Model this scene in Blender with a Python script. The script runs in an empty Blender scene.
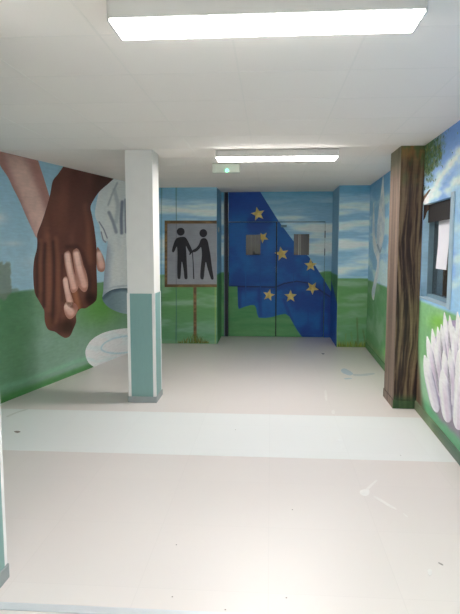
import bpy, bmesh, math, random
import numpy as np
from mathutils import Vector, Matrix
from mathutils.geometry import delaunay_2d_cdt

random.seed(7)
S = bpy.context.scene
COL = S.collection
CAMH = 1.565; F = 560.0; CX, CY = 230.0, 307.0; VPX, VPY = 271.0, 247.0
CEIL = 2.50

# ------------------------------------------------------------------ camera
d = np.array([VPX-CX, -(VPY-CY), -F]); d /= np.linalg.norm(d)
up = np.array([0, 1, -d[1]/d[2]]); up /= np.linalg.norm(up)
Xa = np.cross(d, up)
R = np.stack([Xa, d, up])                       # world = R @ cam
cam_data = bpy.data.cameras.new('camera')
cam_data.sensor_fit = 'VERTICAL'; cam_data.sensor_height = 24.0
cam_data.lens = F/614.0*24.0
cam_data.clip_start = 0.05
cam = bpy.data.objects.new('camera', cam_data); COL.objects.link(cam)
M4 = Matrix([list(R[0])+[0], list(R[1])+[0], list(R[2])+[CAMH], [0, 0, 0, 1]])
cam.matrix_world = M4
S.camera = cam

def project(P):
    """world points (N,3) -> photo coordinates, used only to lay the mural out on its wall"""
    c = (np.asarray(P, float)-np.array([0, 0, CAMH])) @ R
    z = np.minimum(c[:, 2], -0.05)
    return CX+F*c[:, 0]/-z, CY-F*c[:, 1]/-z

def ray(x, y): return R @ np.array([x-CX, -(y-CY), -F])

# ------------------------------------------------------------------ noise (numpy)
def _hash(ix, iy, s):
    h = (ix.astype(np.int64)*374761393 + iy.astype(np.int64)*668265263 + s*982451653) & 0x7fffffff
    h = ((h ^ (h >> 13))*1274126177) & 0x7fffffff
    return ((h ^ (h >> 16)) & 0xffff)/65535.0
def vnoise(x, y, s=0):
    x = np.asarray(x, float); y = np.asarray(y, float)
    ix = np.floor(x); iy = np.floor(y); fx = x-ix; fy = y-iy
    fx = fx*fx*(3-2*fx); fy = fy*fy*(3-2*fy)
    a = _hash(ix, iy, s); b = _hash(ix+1, iy, s); c = _hash(ix, iy+1, s); e = _hash(ix+1, iy+1, s)
    return (a*(1-fx)+b*fx)*(1-fy)+(c*(1-fx)+e*fx)*fy
def fbm(x, y, s=0, o=4):
    t = 0; a = .5; n = 0
    for k in range(o):
        t = t+a*vnoise(x*2**k, y*2**k, s+k*17); n += a; a *= .5
    return t/n
def sm(a, b, x):
    t = np.clip((np.asarray(x, float)-a)/(b-a), 0, 1); return t*t*(3-2*t)
def C(*c): return np.array(c, float)
def mixc(A, B, t):
    t = np.asarray(t, float)
    if t.ndim: t = t[:, None]
    return A*(1-t)+B*t
def pdist(x, y, pts):
    """distance to a polyline"""
    dd = np.full(np.shape(x), 1e9)
    for (ax, ay), (bx, by) in zip(pts[:-1], pts[1:]):
        vx, vy = bx-ax, by-ay; L = vx*vx+vy*vy+1e-9
        t = np.clip(((x-ax)*vx+(y-ay)*vy)/L, 0, 1)
        dd = np.minimum(dd, np.hypot(x-ax-t*vx, y-ay-t*vy))
    return dd
def stroke(col, x, y, pts, w, c, a=1.0, soft=.6):
    t = (1-sm(w*(1-soft), w, pdist(x, y, pts)))*a
    return mixc(col, c, t)
def lin(c):
    c = np.clip(np.asarray(c, float)/255, 0, 1)
    return np.where(c <= .04045, c/12.92, ((c+.055)/1.055)**2.4)
def L1(*c): return tuple(float(v) for v in lin(c))+(1.0,)

# ------------------------------------------------------------------ materials
MATS = {}
def nt_new(name):
    m = bpy.data.materials.new(name); m.use_nodes = True
    n = m.node_tree.nodes; b = n['Principled BSDF']
    return m, n, m.node_tree.links, b
def mat(name, rgb, rough=.5, noise=0.0, nscale=20.0, metal=0.0, bump=0.0, spec=.5, stretch=(1, 1, 1)):
    if name in MATS: return MATS[name]
    m, n, l, b = nt_new(name)
    b.inputs['Roughness'].default_value = rough; b.inputs['Metallic'].default_value = metal
    b.inputs['Specular IOR Level'].default_value = spec
    c = L1(*rgb)
    tc = n.new('ShaderNodeTexCoord'); mp = n.new('ShaderNodeMapping'); mp.inputs['Scale'].default_value = stretch
    l.new(tc.outputs['Object'], mp.inputs['Vector'])
    nz = n.new('ShaderNodeTexNoise'); nz.inputs['Scale'].default_value = nscale; nz.inputs['Detail'].default_value = 5
    l.new(mp.outputs[0], nz.inputs['Vector'])
    mr = n.new('ShaderNodeMapRange'); mr.inputs[1].default_value = .25; mr.inputs[2].default_value = .75
    mr.inputs[3].default_value = 1-noise; mr.inputs[4].default_value = 1+noise
    l.new(nz.outputs['Fac'], mr.inputs[0])
    mx = n.new('ShaderNodeVectorMath'); mx.operation = 'SCALE'; mx.inputs[0].default_value = c[:3]
    l.new(mr.outputs[0], mx.inputs['Scale']); l.new(mx.outputs[0], b.inputs['Base Color'])
    if bump:
        bp = n.new('ShaderNodeBump'); bp.inputs['Strength'].default_value = bump; bp.inputs['Distance'].default_value = .002
        l.new(nz.outputs['Fac'], bp.inputs['Height']); l.new(bp.outputs[0], b.inputs['Normal'])
    MATS[name] = m; return m

def paint_material():
    m, n, l, b = nt_new('mural_paint')
    at = n.new('ShaderNodeAttribute'); at.attribute_name = 'paint'
    tc = n.new('ShaderNodeTexCoord')
    mp = n.new('ShaderNodeMapping'); mp.inputs['Scale'].default_value = (3, 3, 14)
    l.new(tc.outputs['Object'], mp.inputs['Vector'])
    nz = n.new('ShaderNodeTexNoise'); nz.inputs['Scale'].default_value = 3.0; nz.inputs['Detail'].default_value = 6
    l.new(mp.outputs[0], nz.inputs['Vector'])
    mr = n.new('ShaderNodeMapRange'); mr.inputs[1].default_value = .3; mr.inputs[2].default_value = .7
    mr.inputs[3].default_value = .93; mr.inputs[4].default_value = 1.07
    l.new(nz.outputs['Fac'], mr.inputs[0])
    mx = n.new('ShaderNodeVectorMath'); mx.operation = 'SCALE'
    l.new(at.outputs['Color'], mx.inputs[0]); l.new(mr.outputs[0], mx.inputs['Scale'])
    l.new(mx.outputs[0], b.inputs['Base Color'])
    b.inputs['Roughness'].default_value = .55; b.inputs['Specular IOR Level'].default_value = .35
    return m
PAINT = paint_material()

# ------------------------------------------------------------------ object helpers
def link(name, me, parent=None, material=None):
    o = bpy.data.objects.new(name, me); COL.objects.link(o)
    if parent is not None: o.parent = parent
    if material is not None and me is not None: me.materials.append(material)
    return o
def tag(o, label=None, cat=None, group=None, kind=None):
    if label: o['label'] = label
    if cat: o['category'] = cat
    if group: o['group'] = group
    if kind: o['kind'] = kind
    return o
def empty(name, loc, rz=0.0, parent=None):
    o = bpy.data.objects.new(name, None); COL.objects.link(o); o.location = loc; o.rotation_euler.z = rz
    o.empty_display_size = .1
    if parent is not None: o.parent = parent
    return o
def bm_box(bm, x0, x1, y0, y1, z0, z1):
    vs = [bm.verts.new(p) for p in ((x0,y0,z0),(x1,y0,z0),(x1,y1,z0),(x0,y1,z0),(x0,y0,z1),(x1,y0,z1),(x1,y1,z1),(x0,y1,z1))]
    for f in ((0,3,2,1),(4,5,6,7),(0,1,5,4),(1,2,6,5),(2,3,7,6),(3,0,4,7)): bm.faces.new([vs[i] for i in f])
    return vs
def box(name, x0, x1, y0, y1, z0, z1, material, parent=None, bev=0.0, seg=2):
    bm = bmesh.new(); bm_box(bm, x0, x1, y0, y1, z0, z1)
    if bev: bmesh.ops.bevel(bm, geom=bm.edges[:], offset=bev, segments=seg, affect='EDGES', profile=.5)
    me = bpy.data.meshes.new(name); bm.to_mesh(me); bm.free()
    return link(name, me, parent, material)
def boxes(name, lst, material, parent=None, bev=0.0):
    bm = bmesh.new()
    for b in lst: bm_box(bm, *b)
    if bev: bmesh.ops.bevel(bm, geom=bm.edges[:], offset=bev, segments=2, affect='EDGES', profile=.5)
    me = bpy.data.meshes.new(name); bm.to_mesh(me); bm.free()
    return link(name, me, parent, material)
def set_paint(me, cols):
    a = me.color_attributes.new('paint', 'FLOAT_COLOR', 'POINT')
    rgba = np.ones((len(me.vertices), 4), np.float32); rgba[:, :3] = lin(cols)
    a.data.foreach_set('color', rgba.ravel())

# ------------------------------------------------------------------ walls
class Plane:
    """vertical plane seen from the room: P0 left end, P1 right end; local x along, z up, -y faces the room"""
    def __init__(s, P0, P1):
        s.P0 = np.array(P0, float); s.P1 = np.array(P1, float)
        s.L = np.linalg.norm(s.P1-s.P0); s.u = (s.P1-s.P0)/s.L; s.n = np.array([-s.u[1], s.u[0]])
        s.ang = math.atan2(s.u[1], s.u[0])
    def uv(s, x, y):
        v = ray(x, y); t = (s.n @ s.P0)/(s.n @ v[:2]); q = v*t
        return (q[:2]-s.P0) @ s.u, q[2]+CAMH
    def px(s, U, V):
        P = s.P0[None]+np.outer(U, s.u)
        return project(np.c_[P, V])

def linspace_incl(a, b, step, extra=()):
    v = list(np.linspace(a, b, max(2, int(round((b-a)/step))+1)))
    for e in extra:
        i = int(np.argmin([abs(t-e) for t in v]))
        if i in (0, len(v)-1): v.insert(1 if i == 0 else len(v)-1, e)
        else: v[i] = e
    return np.array(sorted(v))

def wall(name, pl, fn, step=.02, holes=(), depth=.12, u0=0, u1=None, v0=0, v1=CEIL, parent=None, kind='structure', label=None, thick_skirt=True, loc=True, coarse_from=None):
    u1 = pl.L if u1 is None else u1
    us = linspace_incl(u0, u1, step, [h[0] for h in holes]+[h[1] for h in holes])
    vs = linspace_incl(v0, v1, step, [h[2] for h in holes]+[h[3] for h in holes])
    if coarse_from is not None:
        us = np.array(list(us[us < coarse_from])+list(np.linspace(coarse_from, u1, 20)))
    nu, nv = len(us), len(vs)
    U, V = np.meshgrid(us, vs); U = U.ravel(); V = V.ravel()
    verts = [(a, 0.0, b) for a, b in zip(U, V)]
    def inhole(a, b):
        return any(h[0]-1e-6 < a < h[1]+1e-6 and h[2]-1e-6 < b < h[3]+1e-6 for h in holes)
    faces = []; ec = {}
    for j in range(nv-1):
        vm = (vs[j]+vs[j+1])/2
        for i in range(nu-1):
            if holes and inhole((us[i]+us[i+1])/2, vm): continue
            f = (j*nu+i, j*nu+i+1, (j+1)*nu+i+1, (j+1)*nu+i); faces.append(f)
            for k in range(4):
                e = (f[k], f[(k+1) % 4]); ec[tuple(sorted(e))] = None if tuple(sorted(e)) in ec else e
    back = {}
    for k, e in list(ec.items()):
        if e is None: continue
        for q in e:
            if q not in back:
                back[q] = len(verts); verts.append((verts[q][0], depth, verts[q][2]))
        faces.append((e[1], e[0], back[e[0]], back[e[1]]))
    if not holes:
        bl = [back[0], back[nu-1], back[nu*nv-1], back[nu*(nv-1)]]
        loop = [back[i] for i in range(nu)]+[back[j*nu+nu-1] for j in range(1, nv)]+[back[(nv-1)*nu+i] for i in range(nu-2, -1, -1)]+[back[j*nu] for j in range(nv-2, 0, -1)]
        faces.append(tuple(reversed(loop)))
    me = bpy.data.meshes.new(name); me.from_pydata(verts, [], faces)
    A = np.array(verts); x, y = pl.px(A[:, 0], A[:, 2])
    set_paint(me, fn(x, y, A[:, 0], A[:, 2]))
    o = link(name, me, parent, PAINT)
    if loc:
        o.location = (pl.P0[0], pl.P0[1], 0); o.rotation_euler.z = pl.ang
    tag(o, label, kind=kind)
    return o

def smooth(pts, n=5, closed=True):
    P = [np.array(p, float) for p in pts]; out = []; N = len(P)
    for i in range(N if closed else N-1):
        a, b, c, e = P[(i-1) % N], P[i], P[(i+1) % N], P[(i+2) % N]
        if not closed:
            if i == 0: a = b
            if i == N-2: e = c
        for k in range(n):
            t = k/n
            out.append(.5*((2*b)+(-a+c)*t+(2*a-5*b+4*c-e)*t*t+(-a+3*b-3*c+e)*t**3))
    return out
def clip_poly(poly, axis, val, keep_less):
    out = []
    for i in range(len(poly)):
        a, b = poly[i], poly[(i+1) % len(poly)]
        ia = (a[axis] <= val) == keep_less; ib = (b[axis] <= val) == keep_less
        if ia: out.append(a)
        if ia != ib:
            t = (val-a[axis])/(b[axis]-a[axis]); out.append(a+(b-a)*t)
    return out
def inside(pts, poly):
    x = pts[:, 0]; y = pts[:, 1]; r = np.zeros(len(pts), bool); n = len(poly)
    for i in range(n):
        x1, y1 = poly[i]; x2, y2 = poly[(i+1) % n]
        c = ((y1 > y) != (y2 > y)) & (x < (x2-x1)*(y-y1)/(y2-y1+1e-12)+x1)
        r ^= c
    return r

def patch(name, pl, outline, fn, parent, layer=1, step=1.2, sm_n=4, label=None, rect=None, uvspace=False, off=(0, 0)):
    """one painted motif as a thin coat of paint on wall plane pl; outline given in photo coordinates (or metres)"""
    o2 = smooth(outline, sm_n) if sm_n else [np.array(p, float) for p in outline]
    uvp = [np.array(p) if uvspace else np.array(pl.uv(*p)) for p in o2]
    r = rect or (-99, 99, 0.0, CEIL-.001)
    for ax, val, less in ((0, r[0], False), (0, r[1], True), (1, r[2], False), (1, r[3], True)):
        uvp = clip_poly(uvp, ax, val, less)
        if len(uvp) < 3: return None
    # drop near duplicates
    q = [uvp[0]]
    for p in uvp[1:]:
        if np.hypot(*(p-q[-1])) > .0008: q.append(p)
    if np.hypot(*(q[0]-q[-1])) < .0008: q.pop()
    uvp = q
    if len(uvp) < 3: return None
    A = np.array(uvp); st = step*.009
    gu = np.arange(A[:, 0].min()+st/2, A[:, 0].max(), st); gv = np.arange(A[:, 1].min()+st/2, A[:, 1].max(), st)
    G = np.array([(a+(st/2 if k % 2 else 0), b) for k, b in enumerate(gv) for a in gu]) if len(gu) and len(gv) else np.zeros((0, 2))
    if len(G):
        G = G[inside(G, A)]
        if len(G):
            dmin = np.full(len(G), 9.)
            for i in range(len(A)):
                a, b = A[i], A[(i+1) % len(A)]; v = b-a; t = np.clip(((G-a) @ v)/(v @ v+1e-12), 0, 1)
                dmin = np.minimum(dmin, np.hypot(*(G-a-t[:, None]*v).T))
            G = G[dmin > st*.35]
    pts = [Vector(p) for p in A]+[Vector(p) for p in G]
    vo, eo, fo, _, _, _ = delaunay_2d_cdt(pts, [], [list(range(len(A)))], 1, 1e-6)
    y0 = -.0009*layer
    V2 = [(p.x, p.y) for p in vo]
    faces = []; ec = {}
    for f in fo:
        f = list(f)
        a, b, c = (V2[i] for i in f[:3])
        if (b[0]-a[0])*(c[1]-a[1])-(b[1]-a[1])*(c[0]-a[0]) < 0: f.reverse()
        faces.append(tuple(f))
        for k in range(len(f)):
            e = (f[k], f[(k+1) % len(f)]); kk = tuple(sorted(e)); ec[kk] = None if kk in ec else e
    verts = [(p[0], y0, p[1]) for p in V2]; back = {}
    for e in ec.values():
        if e is None: continue
        for w in e:
            if w not in back: back[w] = len(verts); verts.append((verts[w][0], 0.0, verts[w][2]))
        faces.append((e[1], e[0], back[e[0]], back[e[1]]))
    me = bpy.data.meshes.new(name); me.from_pydata([(x-off[0], y, z-off[1]) for x, y, z in verts], [], faces)
    W = np.array(verts); x, y = pl.px(W[:, 0], W[:, 2])
    set_paint(me, fn(x, y, W[:, 0], W[:, 2]) if callable(fn) else np.tile(np.array(fn, float), (len(W), 1))*(.95+.1*vnoise(x/2, y/2, 3))[:, None])
    o = link(name, me, parent, PAINT)
    if label: o['label'] = label
    return o

# gain: how light the pigments are against what the photo shows
def G_(c, g, lift=10): return np.clip(c*g+lift, 0, 250)

# ================================================================== WALL PLANES
PL = Plane((-3.33, 2.43), (-1.90, 8.93))        # left wall
PS = Plane((-1.90, 8.93), (-0.86, 8.93))        # sign wall
PRL = Plane((-0.857, 8.936), (-0.857, 9.72))       # recess left
PD = Plane((-0.86, 9.72), (1.04, 9.72))         # recess back (doors)
PRR = Plane((1.037, 9.72), (1.037, 8.806))         # recess right
PP = Plane((1.04, 8.80), (1.50, 8.80))          # pier wall right of recess
_q = np.array([1.38-1.50, 4.0-8.8]); _q = _q/abs(_q[1])
PR = Plane((1.50, 8.80), (1.50+_q[0]*10.8, -2.0))   # right wall, runs past the camera

GA = 1.16
# ---------------------------------------------------------------- base coats
def base_left(x, y, u, v):
    h = 1.10+.02*(fbm(u*3, v*0, 5)-.5)
    sky = mixc(C(150, 182, 196), C(128, 166, 184), sm(1.2, 2.5, v)*.8+.4*(fbm(u*1.5, v*2, 2)-.5))
    for (cx, cy, rx, ry, a) in ((0, 218, 8, 6, .55), (13, 243.5, 10, 2.6, .5), (-12, 245, 9, 5, .4), (30, 262, 12, 6, .2), (104, 215, 6, 20, .1)):
        t = np.exp(-(((x-cx)/rx)**2+((y-cy)/ry)**2)); sky = mixc(sky, C(204, 204, 206), t*a)
    g = mixc(C(96, 130, 102), C(132, 158, 146), np.clip(.55*sm(1.0, .1, v)+.6*(fbm(u*4, v*6, 9)-.4), 0, 1))
    g = mixc(g, C(74, 128, 46), np.exp(-(((x-100)/22)**2+((y-306)/20)**2))*.8)
    g = mixc(g, C(58, 112, 62), sm(3.75, 3.2, u)*.5)
    g = mixc(g, C(118, 176, 140), np.exp(-((v-.14-.02*fbm(u*3, v, 3))/.035)**2)*.45)
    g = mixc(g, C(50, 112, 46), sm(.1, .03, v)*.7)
    c = mixc(g, sky, sm(h-.008, h+.012, v))
    # dull bushes on the horizon
    b = sm(.42, .62, (1-sm(.45, 1.5, (np.abs((x-2)/9.5)**4+np.abs((y-281)/20)**4)**.25))+.7*(fbm(x/4, y/4, 4)-.5))
    c = mixc(c, C(112, 122, 108), b*.8)
    b = sm(.4, .7, (1-np.hypot((x-15)/8, (y-290)/4))+.3*(fbm(x/2, y/2, 14)-.5)); c = mixc(c, C(100, 122, 104), b*.6)
    return G_(c*(.97+.06*fbm(u*20, v*20, 1)[:, None]), GA)
def streak_sky(u, v, s, top=C(76, 142, 178)):
    n = fbm(u*1.1+s, v*7.5, 20+s, 4); n2 = fbm(u*3, v*18, 31+s, 3)
    c = mixc(C(142, 180, 200), C(198, 212, 216), sm(.36, .66, n*.75+n2*.25))
    c = mixc(c, C(112, 158, 184), sm(.50, .35, n)*.6)
    return mixc(c, top, sm(2.2, 2.5, v+.12*(n2-.5))*.85)
def field(u, v, s):
    n = fbm(u*2.2, v*9, 40+s, 4)
    c = mixc(C(84, 132, 80), C(120, 156, 124), sm(.35, .68, n))
    c = mixc(c, C(84, 132, 108), sm(.75, .1, v)*.45)
    return c
def base_sign(x, y, u, v):
    c = mixc(field(u, v, 1), streak_sky(u, v, 1, C(112, 162, 188)), sm(1.112, 1.13, v+.01*(fbm(u*8, v*8, 2)-.5)))
    c = stroke(c, x, y, [(176.4, 180), (176.2, 345)], .7, C(52, 88, 88), .6)
    c = stroke(c, x, y, [(161.5, 180), (161.3, 345)], .8, C(60, 98, 100), .5)
    c = stroke(c, x, y, [(215.4, 275), (215.2, 345)], .8, C(150, 168, 84), .6)
    c = mixc(c, C(110, 140, 104), sm(.05, .02, v)*.5)
    return G_(c, GA*1.0)
def base_recess(x, y, u, v):
    sk = streak_sky(u, v, 7)
    dk = sm(.30, .0, u)
    hb = 1.115+.03*np.exp(-((u-1.83)/.12)**2)
    c = mixc(mixc(C(58, 120, 72), C(100, 148, 98), fbm(u*2, v*14, 44, 4)), sk, sm(hb, hb+.02, v))
    return G_(c, GA*1.0)
def base_side(x, y, u, v):
    c = mixc(mixc(C(52, 108, 60), C(80, 128, 80), fbm(u*4, v*3, 45)), mixc(C(92, 138, 166), C(120, 160, 182), fbm(u*4, v*1.4, 46)), sm(1.11, 1.14, v))
    return G_(c, GA)
def base_rr(x, y, u, v):
    c = base_side(x, y, u, v)/GA
    b = mixc(C(24, 62, 140), C(36, 84, 156), fbm(u*10, v*1.5, 47))
    lim = 1.0-.35*u
    return G_(mixc(c, b, sm(lim+.01, lim-.01, v)), GA)
def base_pier(x, y, u, v):
    c = mixc(field(u, v, 3), streak_sky(u, v, 3, C(84, 148, 182)), sm(1.075, 1.09, v+.012*(fbm(u*9, v*9, 2)-.5)))
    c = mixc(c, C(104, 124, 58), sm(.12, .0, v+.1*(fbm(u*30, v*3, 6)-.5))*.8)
    for (a, b_, cc, w) in (((357, 318), (358, 346), C(70, 84, 40), 1.0), ((363, 330), (366, 347), C(74, 88, 40), .9), ((346, 334), (345, 346), C(96, 120, 52), .7), ((351, 332), (353, 346), C(96, 120, 52), .7)):
        c = stroke(c, x, y, [a, b_], w, cc, .55)
    c = stroke(c, x, y, [(337.2, 277), (337, 347)], .7, C(140, 172, 92), .6)
    return G_(c, GA)
def base_right(x, y, u, v):
    hz = 1.06
    # far bay
    n = fbm(u*1.4, v*6, 61)
    skf = mixc(C(124, 168, 194), C(176, 200, 210), sm(.4, .65, n)); skf = mixc(skf, C(78, 136, 178), sm(2.15, 2.5, v)*.9)
    gf = mixc(C(84, 134, 86), C(116, 152, 120), sm(.3, .7, fbm(u*2.5, v*5, 62)))
    gf = mixc(gf, C(96, 108, 52), sm(.22, .0, v)*.6)
    for (cx, cy, r, cc) in ((388, 352, 4.5, C(90, 176, 44)), (386, 344, 3.5, C(60, 134, 70))):
        gf = mixc(gf, cc, np.exp(-(((x-cx)/r)**2+((y-cy)/(r*1.4))**2))*.8)
    # near bay
    w = u+.30*v
    nn = fbm(w*2.2-v*1.6, v*2.2+u*.9, 63, 4)
    skn = mixc(C(112, 150, 194), C(142, 178, 212), sm(.35, .65, nn))
    skn = mixc(skn, C(78, 116, 176), sm(2.05, 2.5, v+.2*(nn-.5))*.75)
    for pts, wd, a in ((((426, 200), (434, 188), (444, 172), (452, 162), (462, 152), (480, 140)), 8.5, .85), (((447, 190), (456, 182), (468, 172)), 7.0, .7), (((452, 262), (466, 256)), 8, .5), (((452, 285), (464, 281)), 6.0, .45), (((454, 230), (468, 224)), 8, .4), (((440, 194), (428, 200)), 4, .6)):
        t = 1-sm(wd*.0, wd, pdist(x, y, pts)+9*(fbm(x/6, y/6, 64)-.5)); skn = mixc(skn, C(212, 220, 228), t*a)
    # leafy wash behind the painted leaves
    fo = np.clip(1.15-np.hypot((x-420)/28, (y-(162-(x-420)*.75))/30)+1.0*(fbm(x/4, y/4, 71)-.5), 0, 1)
    skn = mixc(skn, mixc(C(60, 92, 66), C(112, 118, 78), sm(.35, .65, fbm(x/3, y/4, 72))), sm(.1, .7, fo)*.8)
    skn = mixc(skn, C(128, 170, 200), sm(1.3, 1.06, v)*.55)
    gn = mixc(C(108, 156, 108), C(152, 186, 146), sm(.35, .7, fbm(u*3, v*3, 65)))
    gn = mixc(gn, C(106, 164, 54), np.exp(-(((x-438)/9)**2+((y-322)/8)**2))*.8)
    gn = mixc(gn, C(112, 156, 130), sm(.6, .3, v)*.6)
    gn = mixc(gn, C(118, 108, 122), sm(.46, .32, v+.1*(fbm(u*5, v*5, 66)-.5))*sm(3.80, 4.05, u))
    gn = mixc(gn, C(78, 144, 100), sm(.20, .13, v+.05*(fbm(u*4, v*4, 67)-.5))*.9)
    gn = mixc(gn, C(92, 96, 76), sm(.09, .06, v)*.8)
    # roots of the painted tree running along the wall
    rt = sm(3.95-.35*sm(0, .9, v)-.25*sm(.0, .25, v), 3.6-.3*sm(0, .9, v)-.1, u)
    gn = mixc(gn, mixc(C(62, 48, 40), C(112, 92, 70), fbm(u*26, v*3, 68)), rt*sm(3.3, 3.35, u))
    near = sm(3.2, 3.36, u)
    c = mixc(mixc(gf, skf, sm(hz-.01, hz+.012, v)), mixc(gn, skn, sm(hz-.012, hz+.01, v)), near)
    return G_(c, GA*1.02)

def plain(rgb):
    return lambda x, y, u, v: np.tile(C(*rgb), (len(u), 1))

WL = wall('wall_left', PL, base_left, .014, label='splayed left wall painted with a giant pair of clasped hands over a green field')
WS = wall('wall_back', PS, base_sign, .014, label='back wall left of the doors painted with sky, field and a framed sign')
WRL = wall('wall_recess_left', PRL, base_side, .03, depth=.05, label='narrow left return of the door recess painted sky blue over green')
DH = (-.735+.86, .923+.86, 0.0, 1.997)           # door opening in recess wall, local u
def wall_notch():
    # recess back wall with the door opening cut from the floor up
    return wall('wall_recess_back', PD, base_recess, .02, holes=[(DH[0], DH[1], -.001, DH[3])], label='recessed wall round the double doors, blue flag painted over it')
WD = wall_notch()
WRR = wall('wall_recess_right', PRR, base_rr, .02, depth=.05, label='narrow right return of the door recess with blue paint below')
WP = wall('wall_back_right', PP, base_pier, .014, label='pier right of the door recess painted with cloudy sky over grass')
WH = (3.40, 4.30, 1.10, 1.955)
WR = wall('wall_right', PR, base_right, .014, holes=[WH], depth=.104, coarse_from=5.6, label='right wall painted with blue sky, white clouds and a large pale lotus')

# ================================================================== LEFT MURAL
def light_skin(axis, w, base=C(204, 172, 160), dark=C(132, 84, 70)):
    def fn(x, y, u, v):
        dd = pdist(x, y, axis)
        c = mixc(base, dark, sm(w*.22, w*.9, dd)*.9)
        t = sm(axis[0][1], axis[-1][1], y); c = mixc(c, C(184, 134, 118), t*.45)
        return G_(c*(.95+.1*fbm(x/3, y/6, 8)[:, None]), GA)
    return fn
def forearm(x, y, u, v):
    dd = pdist(x, y, [(8, 140), (24, 178), (40, 222)])
    sd = (x-24)-(y-178)*.38
    c = mixc(C(182, 150, 140), C(146, 106, 98), sm(5, 15, np.abs(sd+1)))
    c = mixc(c, C(192, 162, 150), np.exp(-((sd+1)/6)**2)*.6)
    c = mixc(c, C(138, 106, 98), sm(172, 152, y)*.5)
    return G_(c*(.94+.12*fbm(x/5, y/9, 11)[:, None]), GA)
patch('painted_forearm', PL, [(-14, 130), (-8, 146), (0, 165), (7.8, 177), (13, 188), (19.6, 201), (26, 216), (32.6, 230), (37, 238), (42, 232), (50, 215), (50, 200), (45, 182), (40.4, 168), (37, 158), (32, 148), (20, 135)], forearm, WL, 1, label='pale painted forearm coming down from the upper left')
def darkhand(x, y, u, v):
    n = fbm(x/9, y/40, 12, 2)
    c = mixc(C(88, 54, 46), C(108, 68, 56), sm(.2, .8, n))
    c = mixc(c, C(84, 48, 42), sm(200, 168, y)*.75)
    # right forearm side and thumb in deeper tone
    c = mixc(c, C(62, 32, 26), np.clip(sm(88, 100, x-(y-180)*-.12)*sm(215, 180, y), 0, 1)*.9)
    c = mixc(c, C(72, 40, 32), sm(86, 96.5, x)*sm(205, 235, y)*.7)
    c = mixc(c, C(64, 34, 30), sm(6, 0, np.abs(x-76))*sm(195, 165, y)*.45)
    # tendons and lines between the fingers
    for pts, w, a in (([(38.5, 244), (36.8, 262), (37, 296)], 2.2, .6), ([(45.3, 244), (43.7, 262), (43.6, 306)], 2.3, .75), ([(53, 242), (53.8, 256), (53.8, 285), (52, 322)], 2.2, .75), ([(63, 256), (61.5, 270), (62, 300)], 2.0, .4), ([(67, 247), (76, 246.5), (82, 253), (86, 266), (89.5, 280), (88, 296)], 3.0, .6)):
        c = stroke(c, x, y, pts, w*1.5, C(48, 28, 26), a*.9, 1.0)
    for pts, w, a in (([(40.5, 240), (40, 262), (41, 290)], 2.6, .5), ([(48, 235), (48.8, 262), (49, 310)], 3.4, .6), ([(56, 238), (58.5, 268), (58.5, 310), (56, 322)], 3.2, .6), ([(48, 228), (47, 236)], 3, .3), ([(85, 205), (88, 230), (90.5, 262)], 3.6, .5), ([(60, 200), (62, 230)], 7, .25)):
        c = stroke(c, x, y, pts, w*1.25, C(134, 86, 64), a*.75, 1.0)
    # curled fingertips at the bottom
    c = mixc(c, C(44, 26, 20), sm(330, 317, y+(-(x-70)*.3))*0)
    c = mixc(c, C(46, 28, 20), sm(0, 1, 1.25-np.hypot((x-67)/11, (y-327)/9.5))*.8)
    c = mixc(c, C(110, 66, 44), sm(0, 1, 1.1-np.hypot((x-50)/6, (y-322)/8))*.5)
    c = mixc(c, C(40, 20, 18), sm(0, 1, 1.2-np.hypot((x-91)/8, (y-299)/8))*.75)
    return G_(c, GA*.98, 2)
patch('painted_hand', PL, [(67, 156), (64, 165), (58, 174), (52.8, 181), (50.2, 194), (46.3, 208), (41.7, 222), (37.2, 234), (37.3, 242), (36.6, 250), (34.1, 260), (33.1, 275), (34.6, 292), (38.7, 300.5), (42.4, 307), (44.3, 311), (44.6, 320), (46.5, 327), (49.5, 330.3), (55, 331.8), (60.2, 335.5), (65.4, 338), (70, 335.7), (73.2, 329), (76, 322), (76, 315), (78, 311), (81, 308.5), (85.5, 308.3), (90, 305.5), (94, 302.5), (96.7, 298), (97, 285), (96.4, 268), (96.4, 248), (94.3, 229), (91.8, 215), (90.4, 207), (93.5, 200), (99.3, 191.5), (107.8, 184), (116, 177), (126, 168)], darkhand, WL, 2, label='dark brown painted arm and hand reaching down')
fingers = [
 ([(67, 251), (63.9, 254), (64.3, 263), (66.3, 273), (68.8, 282), (70.2, 290), (72.8, 293), (76.7, 290.5), (78.2, 286), (75.6, 277), (73.5, 270), (71.7, 260), (70.3, 253.5), (68.6, 250.9)], [(67, 255), (69, 268), (73.5, 287)], 4.6),
 ([(75.4, 248.7), (72.5, 252), (73.2, 262), (74.8, 272), (76.7, 282), (80, 289), (84.2, 292), (87.2, 289), (87.8, 282), (85.9, 272), (83.2, 265), (81.3, 257), (79, 250.8), (77.1, 248.6)], [(76, 254), (79, 268), (84, 285)], 5.0),
 ([(65, 276.6), (62.8, 279.4), (62.8, 284), (64.3, 292), (65.8, 300), (67.5, 306), (71, 308), (73.5, 304), (71.4, 296), (69, 288), (68, 281), (66.8, 276.9)], [(65, 280), (67, 292), (70, 304)], 4.2),
 ([(65.4, 302.5), (63.7, 308), (64.8, 314), (67.4, 318), (70.3, 319), (74, 316.5), (77, 311.5), (77.6, 307), (74.5, 303), (69.8, 301.8)], [(66.5, 307), (70.5, 312)], 6.2),
 ([(97, 247.5), (99.6, 250), (102.8, 256), (104.8, 263), (104.2, 270), (101.8, 272), (98.6, 271), (97, 268), (96.3, 258)], [(99, 254), (101.5, 266)], 5.0)]
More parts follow.
